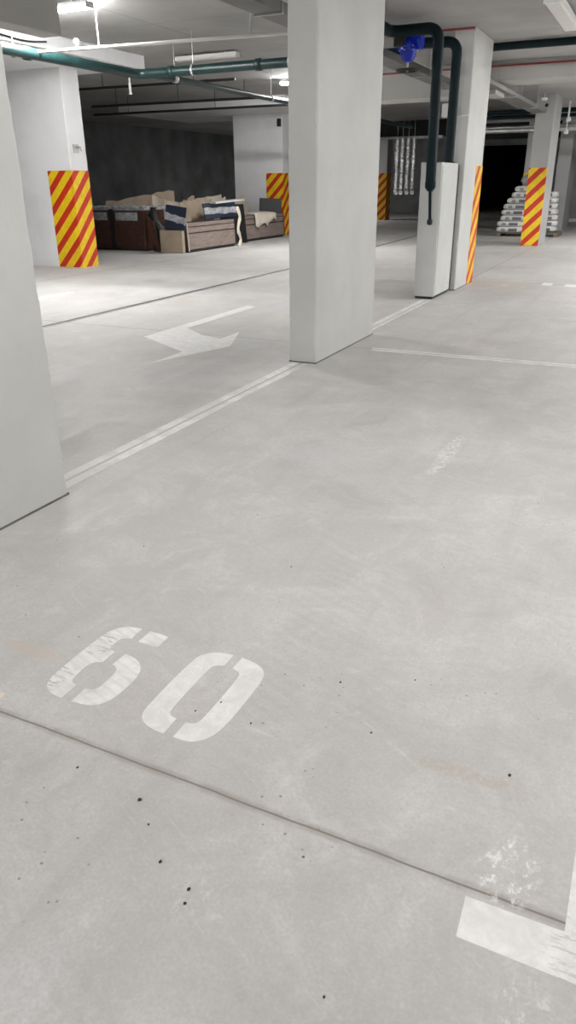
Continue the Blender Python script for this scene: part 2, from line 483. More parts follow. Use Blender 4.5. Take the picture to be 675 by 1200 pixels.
nr = thing('painted_number', 'large white stencilled number 60 painted on the concrete floor', 'floor marking', (-1.08, 1.37, 0))
d6 = poly_thing('digit_six', None, [smooth_poly(six_l, (0,7,8,12,13,17)), six_dot, smooth_poly(six_r, (0,7,8,13))], M['paint'], nr)
d0 = poly_thing('digit_zero', None, [smooth_poly(zero_l, (0,7,8,13)), smooth_poly(zero_r, (0,9,10,15))], M['paint'], nr)

# the painted corner of the bay in the foreground
tm = [(-.121,1.052),(-.118,.960),(.50,.960),(.50,1.052),(.165,1.052),(.165,1.9),(.066,1.9),(.066,1.056)]
poly_thing('bay_corner_mark', 'worn white T-shaped bay mark at the bottom right corner of the floor', [tm], M['paint'])
poly_thing('lane_line', 'white line worn double from the left pillar to the centre pillar', [[(-2.440,2.36),(-2.305,2.36),(-2.318,5.2),(-2.448,5.2)]], M['line'], None, 'floor marking', 'white lines along the pillar row')
poly_thing('lane_line', 'white line from behind the centre pillar to the grey steel box', [[(-2.445,6.6),(-2.325,6.6),(-2.335,8.9),(-2.455,8.9)]], M['line'], None, 'floor marking', 'white lines along the pillar row')
poly_thing('bay_line', 'thin white bay line running right from the centre pillar', [[(-2.06,5.985),(-2.03,5.87),(3.2,5.89),(3.2,6.005)]], M['line'])
arrow = [(-4.186,5.608),(-4.186,7.645),(-4.055,7.61),(-4.049,6.142),(-3.716,5.888),(-3.47,5.80),(-3.467,6.155),(-3.215,5.53),(-3.28,5.336),(-3.477,4.726),(-3.480,5.18)]
poly_thing('direction_arrow', 'faded white bent arrow painted on the aisle floor left of centre pillar', [arrow], M['paint'])
poly_thing('aisle_line', 'short white line on the floor beyond the drain channel at left', [[(-6.96,6.3),(-6.84,6.3),(-6.84,7.75),(-6.96,7.75)]], M['paint'])
poly_thing('distant_floor_mark', 'small white floor dash, left one of two right of the striped pillar', [[(-1.33,10.80),(-1.20,10.80),(-1.20,11.06),(-1.33,11.06)]], M['paint'], None, 'floor marking', 'distant floor dashes')
poly_thing('distant_floor_mark', 'small white floor dash at the right edge, right one of two', [[(-1.03,10.74),(-.88,10.74),(-.88,11.0),(-1.03,11.0)]], M['paint'], None, 'floor marking', 'distant floor dashes')
poly_thing('yellow_chip', 'pale yellow paper chip at the left edge beside the number', [[(-1.450,1.105),(-1.428,1.112),(-1.432,1.135),(-1.447,1.140)]], M['cloth'], None, 'debris')

# loose grit
rg = random.Random(4)
spots = [(-.865,1.36),(-.91,1.30),(-.75,1.32),(-1.02,2.14),(-.60,1.58),(-.41,1.68),(-.45,1.42),(-.10,1.42),(-.62,.80),(-.63,.83),(-.72,.86),(-.80,.93),(-1.06,1.0),(-.86,.98),(-1.62,2.05),(-1.35,2.5),(-.3,.75),(.05,1.5)]
for x, y in spots:
    m = MB(); r = rg.uniform(.0022, .0042)
    rs = []
    for k, (q, h) in enumerate(((.7, 0), (1, .4), (.85, .9), (.35, 1.25))):
        rs.append([(x + r*q*(1+.35*rg.uniform(-1, 1))*math.cos(2*PI*i/7), y + r*1.2*q*(1+.35*rg.uniform(-1, 1))*math.sin(2*PI*i/7), h*r*.9) for i in range(7)])
    m.rings(rs)
    tag(m.build('grit_speck', M['grit']), 'tiny dark speck of grit lying on the bare concrete floor', 'debris', 'grit specks on the floor')

# ------------------------------------------------------------------ pillars
def pillar_mesh(x0, x1, y0, y1, z1, seed, ch=.010, step=.07, jit=.0035):
    rr = random.Random(seed); rs = []
    nz = max(2, int(z1/step))
    for k in range(nz+1):
        z = z1*k/nz
        j = lambda: ch*(1+rr.uniform(-.35, .35)) + (rr.uniform(0, jit*2.2) if rr.random() < .12 else 0)
        a, b, c, d = j(), j(), j(), j()
        rs.append([(x0+a,y0,z),(x1-b,y0,z),(x1,y0+b,z),(x1,y1-c,z),(x1-c,y1,z),(x0+d,y1,z),(x0,y1-d,z),(x0,y0+a,z)])
    return MB().rings(rs)
def pillar(label, x0, x1, y0, y1, z1, mat, seed, stripes=None, smat=None, step=.07):
    t = thing('concrete_pillar', label, 'pillar', ((x0+x1)/2, (y0+y1)/2, 0))
    pillar_mesh(x0, x1, y0, y1, z1, seed, step=step).build('shaft', mat, t)
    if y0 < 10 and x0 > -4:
        MB().box(x0-.0025, x1+.0025, y0-.0025, y1+.0025, 0, .009).build('base_joint_shade', M['grate'], t)  # dark seam ring standing in for the contact shadow at the base
    if stripes:
        m = MB(); e = .003
        for (a0, a1, b0, b1, zt) in stripes: m.box(a0, a1, b0, b1, .006, zt)
        m.build('hazard_stripes', smat or M['hazard'], t)
    return t
e = .004
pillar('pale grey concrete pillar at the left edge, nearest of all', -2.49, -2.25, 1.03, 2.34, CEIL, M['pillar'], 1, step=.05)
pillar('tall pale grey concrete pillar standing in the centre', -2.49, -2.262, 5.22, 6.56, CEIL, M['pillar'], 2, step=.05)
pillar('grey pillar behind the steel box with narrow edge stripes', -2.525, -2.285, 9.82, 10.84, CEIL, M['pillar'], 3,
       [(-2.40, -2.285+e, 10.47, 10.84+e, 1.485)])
pillar('white pillar at left with bright red and yellow corner stripes', -10.9, -8.82, 10.28, 10.70, 2.965, M['pillar_white'], 4,
       [(-9.325, -8.82+e, 10.28-e, 10.70, 1.515)])
pillar('white wall pillar behind the wooden panels, stripes partly hidden', -10.62, -9.17, 18.9, 19.5, 2.93, M['pillar_white'], 5,
       [(-9.66, -9.17+e, 18.9-e, 19.45, 1.54)])
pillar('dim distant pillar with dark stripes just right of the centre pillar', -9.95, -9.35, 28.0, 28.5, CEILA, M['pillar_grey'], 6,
       [(-9.70, -9.35+e, 28.0-e, 28.5, 1.6)], M['hazard_shaded'])
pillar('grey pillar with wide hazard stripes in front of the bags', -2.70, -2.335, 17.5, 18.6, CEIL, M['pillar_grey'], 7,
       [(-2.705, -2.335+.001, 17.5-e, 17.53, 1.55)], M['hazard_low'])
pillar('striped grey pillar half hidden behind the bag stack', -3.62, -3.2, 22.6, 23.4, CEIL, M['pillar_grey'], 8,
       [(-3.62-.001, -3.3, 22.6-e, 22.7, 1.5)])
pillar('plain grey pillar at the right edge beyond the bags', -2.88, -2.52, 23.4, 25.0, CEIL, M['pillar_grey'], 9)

# ------------------------------------------------------------------ steel box with riser pipes
bx = thing('steel_box', 'tall light grey sheet steel box standing before the right pillar', 'box', (-2.455, 9.3, 0))
MB().box(-2.575, -2.335, 8.93, 9.70, .03, 1.50, .004).build('body', M['box_metal'], bx)
sp = MB().box(-2.332, -2.328, 8.96, 9.67, .06, 1.47).build('side_panel', M['box_metal'], bx)
MB().box(-2.56, -2.35, 8.95, 9.68, 0, .03).build('plinth', M['black'], bx)
MB().box(-2.565, -2.338, 9.702, 9.775, .02, 1.49).build('gap_shade_strip', M['black'], bx)  # black strip added to keep the gap behind the box dark
for yy in (9.02, 9.6):
    for zz in (.12, 1.4):
        MB().lathe([(.007, 0), (.007, .003), (.003, .004)], (-2.328, yy, zz), 'x', 10).build('screw', M['zinc'], sp)

rz = thing('sprinkler_riser', 'dark green riser pipe bending down in front of the steel box', 'pipe', (-2.43, 8.82, .85))
MB().tube([(-2.97, 6.62, 2.79), (-2.97, 8.82, 2.77), (-2.44, 8.82, 2.77), (-2.425, 8.82, 1.24)], .056, 18, .13).build('pipe_run', M['dark_green'], rz)
MB().tube([(-2.425, 8.82, 1.30), (-2.425, 8.82, 1.24), (-2.425, 8.82, 1.20)], [.060, .060, .028], 18).build('reducer', M['dark_green'], rz)
MB().tube([(-2.425, 8.82, 1.22), (-2.425, 8.897, .90)], .017, 12).build('drop_tube', M['dark_green'], rz)
MB().lathe([(.005, -.035), (.026, -.028), (.034, 0), (.026, .028), (.005, .035)], (-2.425, 8.895, .875), 'z', 16).build('end_cap', M['black'], rz)

r2 = thing('sprinkler_riser', 'second green riser pipe dropping into the top of the steel box', 'pipe', (-2.42, 9.55, 1.5))
MB().tube([(-2.95, 9.5, 2.75), (-2.405, 9.5, 2.735), (-2.405, 9.5, 1.502)], .056, 18, .13).build('pipe_run', M['dark_green'], r2)
MB().lathe([(.075, 0), (.075, .012), (.058, .014)], (-2.405, 9.5, 1.501), 'z', 20).build('floor_flange', M['dark_green'], r2)

bv = thing('gate_valve', 'blue gate valve with black handwheel under the green pipes', 'valve', (-2.86, 8.95, 2.38))
o = (-2.82, 9.0, 0)
MB().lathe([(.03, 2.50), (.055, 2.51), (.078, 2.55), (.09, 2.60), (.098, 2.65), (.092, 2.70), (.07, 2.73)], o, 'z', 24).build('valve_body', M['blue'], bv)
bf = MB().lathe([(.105, 2.615), (.105, 2.64)], o, 'z', 24).build('bonnet_flange', M['blue'], bv)
MB().lathe([(.09, -.13), (.09, -.10), (.06, -.098), (.06, .098), (.09, .10), (.09, .13)], (-2.80, 9.0, 2.70), 'x', 22).build('flanges', M['blue'], bv)
for k in range(6):
    a = 2*PI*k/6+.3
    MB().lathe([(.012, 2.605), (.012, 2.652)], (o[0]+.092*math.cos(a), o[1]+.092*math.sin(a), 0), 'z', 8).build('bolt', M['zinc'], bf)
MB().box(-2.96, -2.83, 8.885, 8.985, 2.64, 2.73, .01).build('clamp', M['black'], bv)
MB().lathe([(.012, 2.41), (.012, 2.52)], o, 'z', 10).build('stem', M['zinc'], bv)
w = MB().torus((o[0], o[1], 2.425), .115, .013)
for k in range(4):
    a = PI/2*k+.4
    w.tube([(o[0], o[1], 2.425), (o[0]+.112*math.cos(a), o[1]+.112*math.sin(a), 2.425)], .008, 8)
w.build('handwheel', M['black'], bv)

jb = thing('junction_box', 'small white junction box on the left edge of right pillar', 'junction box', (-2.56, 9.79, 2.03))
MB().box(-2.60, -2.515, 9.75, 9.822, 2.00, 2.15, .008).build('housing', M['white_plastic'], jb)
MB().box(-2.597, -2.528, 9.741, 9.745, 2.01, 2.14).build('cover', M['white_plastic'], jb)
MB().tube([(-2.53, 9.78, 2.01), (-2.45, 9.80, 1.995), (-2.35, 9.805, 2.015), (-2.284, 9.81, 2.02)], .007, 8).build('cable', M['white_plastic'], jb)

# ------------------------------------------------------------------ overhead pipes
mp = thing('sprinkler_main', 'green sprinkler main pipe that bends below the ceiling at left', 'pipe', (-6.92, 9.73, 2.7))
MB().tube([(-7.02, 2.5, 2.70), (-6.95, 9.73, 2.70), (-2.97, 9.73, 2.70)], .060, 20, .16).build('pipe_run', M['green'], mp)
for (a, ax, nm) in (((-7.00, 7.63, 2.70), 'y', 'coupling'), ((-6.4, 9.73, 2.70), 'x', 'coupling'), ((-5.05, 9.73, 2.70), 'x', 'coupling')):
    MB().lathe([(.062, -.045), (.072, -.04), (.072, .04), (.062, .045)], a, ax, 20).build(nm, M['green'], mp)
for (x, y, ax) in ((-7.0, 7.42, 'y'), (-6.05, 9.73, 'x'), (-4.6, 9.73, 'x')):
    MB().lathe([(.066, -.015), (.070, -.012), (.070, .012), (.066, .015)], (x, y, 2.70), ax, 20).build('pipe_clamp', M['zinc'], mp)
    MB().tube([(x, y, 2.765), (x, y, 2.963 if ax == 'y' and x < -7.8 else CEILA)], .006, 8).build('hanger_rod', M['zinc'], mp)

b1 = thing('branch_pipe', 'green branch pipe running away under the aisle ceiling', 'pipe', (-6.70, 12, 2.68))
MB().tube([(-6.74, 9.80, 2.69), (-6.71, 15.0, 2.69), (-6.70, 22.0, 2.69)], .046, 18).build('pipe_run', M['green'], b1)
for y in (10.3, 13.4, 17):
    MB().lathe([(.05, -.03), (.056, -.025), (.056, .025), (.05, .03)], (-6.72, y, 2.69), 'y', 18).build('coupling', M['zinc'], b1)
    MB().tube([(-6.72, y, 2.74), (-6.72, y, CEILA)], .006, 8).build('hanger_rod', M['zinc'], b1)

tp = thing('sprinkler_branch', 'thin white sprinkler pipe crossing above the green main', 'pipe', (-5.3, 7.86, 2.7))
MB().tube([(-6.93, 7.74, 2.72), (-5.3, 7.84, 2.71), (-3.55, 7.97, 2.70)], .018, 12).build('pipe_run', M['white_metal'], tp)
for x, y in ((-6.08, 7.80), (-4.2, 7.92)):
    MB().tube([(x, y, 2.72), (x, y, CEILA)], .008, 8).build('hanger_rod', M['white_metal'], tp)
for x, y in ((-6.38, 7.78),):
    MB().lathe([(.010, 0), (.012, .03), (.030, .05), (.034, .07), (.018, .09)], (x, y, 2.73), 'z', 14).build('sprinkler_head', M['white_metal'], tp)
c1 = MB().tube([(-7.2, 10.2, 3.12), (-3.6, 10.35, 3.12)], .012, 8).build('conduit', M['white_metal'])
tag(c1, 'thin pale conduit fixed along the ceiling before the unlit lamp', 'conduit')

pd = thing('sprinkler_pendant', 'small white sprinkler drop below the bent green main', 'sprinkler', (-7.6, 10.6, 2.6))
MB().lathe([(.016, 2.62), (.020, 2.66), (.020, 2.74), (.012, 2.75), (.012, 2.96)], (-7.86, 10.75, 0), 'z', 14).build('drop_pipe', M['white_plastic'], pd)
MB().lathe([(.006, 2.585), (.030, 2.59), (.030, 2.598), (.012, 2.62)], (-7.86, 10.75, 0), 'z', 14).build('deflector', M['white_plastic'], pd)

for k, (x0, x1, y, z, r) in enumerate(((-12.5, -7.0, 12.4, 2.93, .022), (-11.5, -7.2, 14.3, 2.83, .024), (-12.5, -6.0, 15.6, 2.80, .024))):
    m = MB().tube([(x0, y, z), (x1, y+.2, z)], r, 10)
    for u_ in (.15, .5, .85): m.tube([(x0+(x1-x0)*u_, y+.2*u_, z), (x0+(x1-x0)*u_, y+.2*u_, CEILA-.001)], .006, 6)
    t = m.build('dark_pipe', M['black'])
    tag(t, ['thin black pipe nearest under the dark left ceiling', 'thin black pipe, middle one under the dark left ceiling', 'thin black pipe farthest under the dark left ceiling'][k], 'pipe', 'black pipes over the dark storage area')

rp = MB().tube([(-2.36, 10.905, 2.85), (4.5, 10.88, 2.85)], .046, 16).build('crossing_pipe', M['dark_green'])
tag(rp, 'dark green pipe crossing the ceiling right of the striped-edge pillar', 'pipe')
rc = MB().tube([(-4.7, 12.590, 2.845), (5, 12.590, 2.845)], .012, 8).build('red_conduit', M['red'])
tag(rc, 'thin red conduit along the top of the ceiling beam', 'conduit')
rq = MB().tube([(-2.95, 9.80, 2.900), (-2.29, 9.80, 2.900)], .012, 8).build('red_conduit', M['red'])
tag(rq, 'short red conduit at the top of the right pillar', 'conduit')

def duct(label, x0, x1, y0, y1, z0, z1, zc):
    t = thing('cable_duct', label, 'duct', ((x0+x1)/2, (y0+y1)/2, z0), 'grey ducts along the bays')
    MB().box(x0, x1, y0, y1, z0, z1, .004).build('casing', M['duct'], t)
    y = y0+.6
    while y < y1:
        MB().box(x0-.012, x1+.012, y, y+.03, z0-.012, z0, 0).build('strap', M['zinc'], t)
        for xx in (x0-.010, x1+.010): MB().tube([(xx, y+.015, z0-.004), (xx, y+.015, zc)], .004, 6).build('hanger_rod', M['zinc'], t)
        y += 2.2
duct('grey steel duct passing behind the centre pillar under the ceiling', -3.30, -3.06, 3.5, 12.4, 2.56, 2.64, CEIL)
duct('grey steel duct slanting away right of the striped-edge pillar', -2.74, -2.47, 10.95, 17.3, 2.545, 2.605, CEIL)

# bundle of far pipes between the pillars
bundle = [(21.0, 2.86, .05, 'dark_green', 'topmost'), (21.4, 2.77, .05, 'dark_green', 'second from top'), (20.8, 2.66, .04, 'duct', 'middle'), (21.6, 2.56, .04, 'zinc', 'second from bottom'), (20.9, 2.45, .055, 'zinc', 'lowest')]
for (y, z, r, mt, which) in bundle:
    m = MB().tube([(-4.9, y, z), (3.5, y, z)], r, 14)
    for hx in (-3.2, -1.6, 1.8): m.tube([(hx, y, z), (hx, y, CEIL-.001)], .006, 6)
    t = m.build('distant_pipe', M[mt])
    tag(t, which + ' of the pipes crossing behind the wide-striped pillar', 'pipe', 'distant pipes across the bays')
for x, z, which in ((-2.25, 2.55, 'upper'), (-2.27, 2.30, 'lower')):
    m = MB().lathe([(.008, -.05), (.045, -.045), (.055, -.02), (.045, .03), (.012, .05)], (x, 19.3, z), 'z', 14)
    m.lathe([(.01, .045), (.01, CEIL-z)], (x, 19.3, z), 'z', 8)
    tag(m.build('white_sprinkler', M['white_plastic']), which + ' white sprinkler beside the wide-striped pillar at right', 'sprinkler', 'sprinklers by the right pillar')
sl = thing('smoke_detector', 'small white detector lamp high on the wide-striped pillar', 'detector', (-2.6, 17.46, 2.78))
MB().lathe([(.02, -.05), (.055, -.045), (.06, -.01), (.05, .0)], (-2.55, 17.44, 2.83), 'z', 16).build('housing', M['white_plastic'], sl)
MB().tube([(-2.55, 17.44, 2.82), (-2.55, 17.44, CEIL)], .006, 6).build('cable', M['white_plastic'], sl)
MB().lathe([(.03, -.02), (.035, 0), (.02, .015)], (-2.50, 17.49, 2.70), 'y', 12).build('sensor_eye', M['black'], sl)

# foil wrapped ducts at the end wall
for k, x in enumerate((-8.36, -8.18, -7.98, -7.78)):
    m = MB(); pts = []; rad = []
    rr = random.Random(k+30)
    for i in range(26):
        z = 2.60 - i*.060; pts.append((x+rr.uniform(-.012, .012), 26.0+rr.uniform(-.01, .01), z)); rad.append(.070+rr.uniform(-.003, .003))
    zb = pts[-1][2]
    for i in range(1, 6):
        a = PI/2*i/5
        pts.append((pts[25][0]+.07*(1-math.cos(a)), 26.0-.15*(1-math.cos(a)), zb-.13*math.sin(a))); rad.append(.068)
    m.tube(pts, rad, 14)
    m.tube([(x, 26.0, 2.58), (x, 26.0, 3.15)], .006, 6)
    tag(m.build('foil_duct', M['foil']), ['leftmost', 'second from left', 'third from left', 'rightmost'][k] + ' of the shiny foil ducts hanging at the back', 'duct', 'foil wrapped ducts at the back')
rl = MB().box(-9.2, -6.9, 26.2, 26.26, 2.60, 2.68).build('mounting_rail', M['zinc'])
tag(rl, 'metal rail above the hanging foil ducts', 'rail')

# ------------------------------------------------------------------ lamps
def batten(label, x, y, z, length, along, on, zc, w=.13):
    dm = mat_emit('lit_diffuser', (1.0, .988, .972), float(on)) if on else M['lamp_off']
    t = thing('batten_lamp', label, 'ceiling lamp', (x, y, z), 'ceiling batten lamps')
    lx, ly = (length/2, w/2) if along == 'x' else (w/2, length/2)
    MB().box(x-lx, x+lx, y-ly, y+ly, z+.035, z+.065, .006).build('housing', M['white_plastic'], t)
    # diffuser: rounded trough
    prof = [(-w/2+.006, .035), (-w/2+.008, .012), (-w/2+.028, 0), (w/2-.028, 0), (w/2-.008, .012), (w/2-.006, .035)]
    rs = []
    for s in (-length/2+.012, length/2-.012):
        rs.append([(x+s, y+a, z+h) if along == 'x' else (x+a, y+s, z+h) for a, h in prof])
    MB().rings(rs).build('diffuser', dm, t)
    for s in (-length/2, length/2-.014):
        if along == 'x': MB().box(x+s, x+s+.014, y-ly, y+ly, z, z+.04, .003).build('end_cap', M['white_plastic'], t)
        else: MB().box(x-lx, x+lx, y+s, y+s+.014, z, z+.04, .003).build('end_cap', M['white_plastic'], t)
    for s in (-length*.3, length*.3):
        a, b = (x+s, y) if along == 'x' else (x, y+s)
        MB().tube([(a, b, z+.06), (a, b, zc)], .008, 8).build('mount', M['white_plastic'], t)
    return t
batten('lit batten lamp glaring at the top left behind the beam', -6.62, 7.60, 3.05, 1.25, 'x', 96, CEILA)
batten('unlit white batten lamp on the ceiling left of the centre pillar', -6.80, 11.35, 3.06, 1.10, 'x', 0, CEILA)
batten('lit batten lamp half hidden by the left side of centre pillar', -6.55, 14.75, 3.05, 1.25, 'x', 78, CEILA)
batten('unlit batten lamp end at the top right corner', -1.27, 9.25, 2.82, 1.55, 'y', 0, CEIL, .18)
# unseen lamps: some inferred from the floor light, others added as fill
batten('added fill lamp over the aisle, unseen left of the frame', -6.62, 3.85, 3.05, 1.25, 'x', 12, CEILA)  # extra lamp added to brighten the left pillar
batten('lit batten lamp over the foreground bay', -.3, 2.6, 2.82, 1.25, 'x', 25, CEIL)
batten('lit batten lamp over the bay right of the camera', 2.4, 6.8, 2.82, 1.25, 'x', 58, CEIL)
batten('added fill lamp, unseen over the bay behind the camera', -.9, -6.0, 2.82, 1.25, 'x', 350, CEIL)  # added fill giving level light on the pillar fronts
batten('lit batten lamp over the far right bay', 2.6, 12.0, 2.82, 1.25, 'x', 230, CEIL)
batten('added fill lamp in the back hall hidden behind the centre pillar', -11.6, 27.5, 3.05, 1.25, 'x', 34, CEILA)  # added to brighten the back wall and foil ducts
batten('added fill lamp, unseen over the farthest right bay', .9, 18.6, 2.82, 1.25, 'x', 100, CEIL)  # unseen lamp added to lift the distant pillars

# ------------------------------------------------------------------ stack of bags on a pallet
pl = thing('pallet', 'low wooden pallet under the white bags', 'pallet', (-3.1, 20.75, 0))
for k in range(6):
    MB().box(-3.80, -2.30, 20.42+k*.155, 20.52+k*.155, .075, .095).build('top_board', M['pallet'], pl)
for k in range(3):
    MB().box(-3.78+k*.70, -3.68+k*.70, 20.42, 21.295, .0, .075).build('runner', M['pallet'], pl)
def bag_mesh():
    L, W, H = .64, .42, .135
    rs = []
    for i in range(15):
        u = -1+2*i/14
        e_ = (1-abs(u)**12)**.5 if abs(u) < 1 else 0
        hw = W/2*(.9+.1*e_); hh = H*(.62+.38*e_)
        ring = []
        for k in range(16):
            q = 2*PI*k/16
            cx, cz = math.cos(q), math.sin(q)
            sx = math.copysign(abs(cx)**.4, cx); sz = math.copysign(abs(cz)**.4, cz)
            ring.append((u*L/2, sx*hw, H/2 + sz*hh/2))
        rs.append(ring)
    return MB().rings(rs, True, True)
bag0 = bag_mesh().build('cement_bag', M['bag'], None, (0, 0, 0))
ords = ['bottom', 'second', 'third', 'fourth', 'fifth', 'sixth', 'seventh', 'eighth']
rb = random.Random(12); first = True
for k in range(8):
    inset = [0, .01, .10, .11, .14, .22, .30, .36][k]
    for side in (0, 1):
        if side and k > 6: continue
        o = bag0 if first else bag0.copy()
        if not first: COL.objects.link(o)
        first = False
        x = -3.49+inset if side == 0 else -2.72-inset*.3
        o.location = (x+rb.uniform(-.02, .02), 20.66+side*.47+rb.uniform(-.02, .02), .096+k*.136)
        o.rotation_euler = (0, 0, rb.uniform(-.05, .05))
        nm = ords[k] + ' layer'
        tag(o, 'white printed bag in the ' + nm + (', left end of the pallet stack' if side == 0 else ', right end behind the striped pillar'), 'bag', 'white bags stacked on the pallet')
tb = thing('plastic_sack', 'grey tied plastic sack lying on top of the bag stack', 'sack', (-3.15, 20.66, 1.19))
rs = []
for i, (r, h) in enumerate(((.10, 0), (.20, .04), (.24, .11), (.21, .19), (.12, .25), (.05, .28))):
    rs.append([(-3.12+r*(1+.12*math.sin(3*q+i)+.06*math.sin(7*q))*math.cos(q), 20.66+.7*r*math.sin(q), 1.188+h) for q in (2*PI*k/20 for k in range(20))])
MB().rings(rs, True, True).build('sack_body', M['film'], tb)
MB().tube([(-3.12, 20.66, 1.46), (-3.06, 20.66, 1.50), (-2.98, 20.66, 1.47)], [.05, .035, .06], 10).build('tied_neck', M['black'], tb)

# white framed panel at the far right
fp = thing('framed_panel', 'dark panel with white frame low at the right edge', 'panel', (-2.2, 28, 0))
MB().box(-2.95, -1.2, 28.0, 28.06, .1, 2.2).build('panel', M['grey_wall'], fp)
MB().box(-3.0, -1.2, 27.98, 28.08, .02, .12).build('bottom_rail', M['white_plastic'], fp)
MB().box(-3.0, -2.93, 27.98, 28.08, .12, .55).build('side_rail', M['white_plastic'], fp)

# ------------------------------------------------------------------ stored wooden panels and packing by the left pillar row
R = random.Random(21)
# wrapped dark brown cabinet
ca = thing('wrapped_cabinet', 'dark brown film-wrapped wooden cabinet beside the striped left pillar', 'cabinet', (-10.55, 13.85, 0))
MB().box(-11.35, -9.80, 13.50, 14.25, .03, .80, .01).build('carcass', M['brown'], ca)
for a, b in ((-11.30, -10.68), (-10.58, -9.85)):
    MB().box(a, b, 13.485, 13.50, .08, .55).build('front_panel', M['brown'], ca)
MB().box(-10.68, -10.58, 13.47, 13.5, .03, .82).build('strap', M['black'], ca)
MB().box(-11.37, -9.78, 13.48, 14.27, .80, .835, .006).build('wrapped_top', M['film'], ca)
MB().box(-11.35, -9.8, 13.52, 14.2, 0, .03).build('plinth', M['black'], ca)
for a, b in ((-11.28, -10.74), (-10.52, -9.95)):
    MB().box(a, b, 13.478, 13.486, .60, .76).build('film_patch', M['film'], ca)

# crumpled film left loose on the cabinet top
rs = []
for i in range(25):
    xx = -11.36+1.58*i/24
    row = [(xx, 13.50+.74*k/10, .838+.045*abs(math.sin(i*1.7+k*.9)*math.sin(k*1.3+i*.6))+R.uniform(0, .012)) for k in range(11)]
    rs.append(row+[(xx, 14.24, .8355), (xx, 13.50, .8355)])
MB().rings(rs).build('loose_film', M['film'], ca)

def sheet(name, label, cat, mat, x, y, z, w, h, t, rx, ry, rzv, group=None, extra=None):
    """flat board: w along its own x, h up, t thick, standing at (x,y,z), leaning by rx."""
    th = thing(name, label, cat, (x, y, z), group)
    Mx = Matrix.Translation((x, y, z)) @ Matrix.Rotation(rzv, 4, 'Z') @ Matrix.Rotation(rx, 4, 'X') @ Matrix.Rotation(ry, 4, 'Y')
    MB().obox(Mx @ Matrix.Translation((0, 0, h/2)), w, t, h, .002).build('board', mat, th)
    if extra: extra(th, Mx, w, h, t)
    return th
def film_band(th, Mx, w, h, t):
    th = th.children[0]
    m = MB(); rs = []
    for i in range(9):
        u = -w/2-.004+(w+.008)*i/8
        zc = h*(.52-.12*i/8)+.006*math.sin(i*2.1); hh = .065+.008*math.sin(i*1.7)
        rs.append([tuple(Mx @ Vector((u, s*(t/2+.005), zc+q))) for s, q in ((-1, -hh), (-1, hh), (1, hh), (1, -hh))])
    m.rings(rs); m.build('film_band', M['film'], th)
sheet('leaning_board', 'navy board with grey film band, left of the veneered panels', 'board', M['navy'], -8.94, 13.33, .46, .46, .44, .03, math.radians(-4), math.radians(8), math.radians(6), 'wrapped navy boards', film_band)
bxl = thing('cardboard_box', 'narrow tan cardboard carton on the floor below the left navy board', 'box', (-9.0, 13.32, 0))
MB().box(-9.27, -8.73, 13.27, 13.375, 0, .428, .006).build('carton', M['card'], bxl)
for a, b, dz in ((13.268, 13.320, .0), (13.325, 13.377, .004)):
    MB().box(-9.28, -8.72, a, b, .43, .434+dz).build('flap', M['card'], bxl)

def panel_stack(label, x, y0, y1, top, lean, n, depth):
    """packs of veneered fronts standing on edge, their long faces to the aisle."""
    t = thing('veneered_panel_pack', label, 'wooden panels', (x, (y0+y1)/2, 0), 'packs of veneered panels')
    L = y1-y0
    Mx = Matrix.Translation((x, (y0+y1)/2, .03)) @ Matrix.Rotation(lean, 4, 'Y')
    MB().obox(Mx @ Matrix.Translation((-depth/2, 0, top/2)), depth, L, top, .004).build('carcass', M['edge'], t)
    zs = [0.03, .60*top, .64*top, .83*top, .86*top, top-.01]
    for k in range(0, 6, 2):
        a, b = zs[k], zs[k+1]
        MB().obox(Mx @ Matrix.Translation((.008, 0, (a+b)/2)), .018, L-.08, b-a, .003).build('veneer_front', M['grain'], t)
    MB().obox(Mx @ Matrix.Translation((.012, -L/2+.02, top/2)), .02, .03, top, .003).build('edge_post', M['card_pale'], t)
    MB().obox(Mx @ Matrix.Translation((.012, L/2-.02, top/2)), .02, .03, top, .003).build('edge_post', M['edge'], t)
    MB().box(x-depth, x-.02, y0+.03, y1-.03, 0, .04).build('bearer', M['black'], t)
    return t
panel_stack('pack of grey-brown veneered panels nearest, right of cardboard box', -8.68, 13.40, 15.40, .55, math.radians(-3), 3, .5)
panel_stack('pack of grey-brown veneered panels beneath the cream sheet', -9.02, 16.45, 18.65, .56, math.radians(-4), 3, .5)

# torn white packing at the end of the nearer pack
m = MB(); rs = []
for i in range(13):
    z = .0+.83*i/12; w_ = .05+.03*math.sin(i*1.9)+.02*R.random(); bow = .05*math.sin(i*.9)
    rs.append([(-8.64+q, 15.50+bow+s*w_, z) for q, s in ((0, -1), (.03, -.2), (.03, .2), (0, 1), (-.03, 0))])
m.rings(rs)
tag(m.build('packing_strip', M['cloth']), 'torn white packing strip standing at the end of nearer panel pack', 'packing')
sheet('leaning_board', 'navy board under grey film atop the nearer panel pack', 'board', M['navy'], -8.95, 15.25, .60, .95, .33, .04, math.radians(-10), math.radians(-3), math.radians(72), 'wrapped navy boards', film_band)
sheet('leaning_board', 'black board standing between the two veneered packs', 'board', M['black'], -9.0, 15.95, 0, .85, .86, .05, math.radians(-6), 0, math.radians(80))
sheet('wrapped_slab', 'white-wrapped flat slab lying over the navy board', 'board', M['white_metal'], -8.98, 15.55, .915, 1.15, .035, .25, 0, math.radians(-2), math.radians(85))

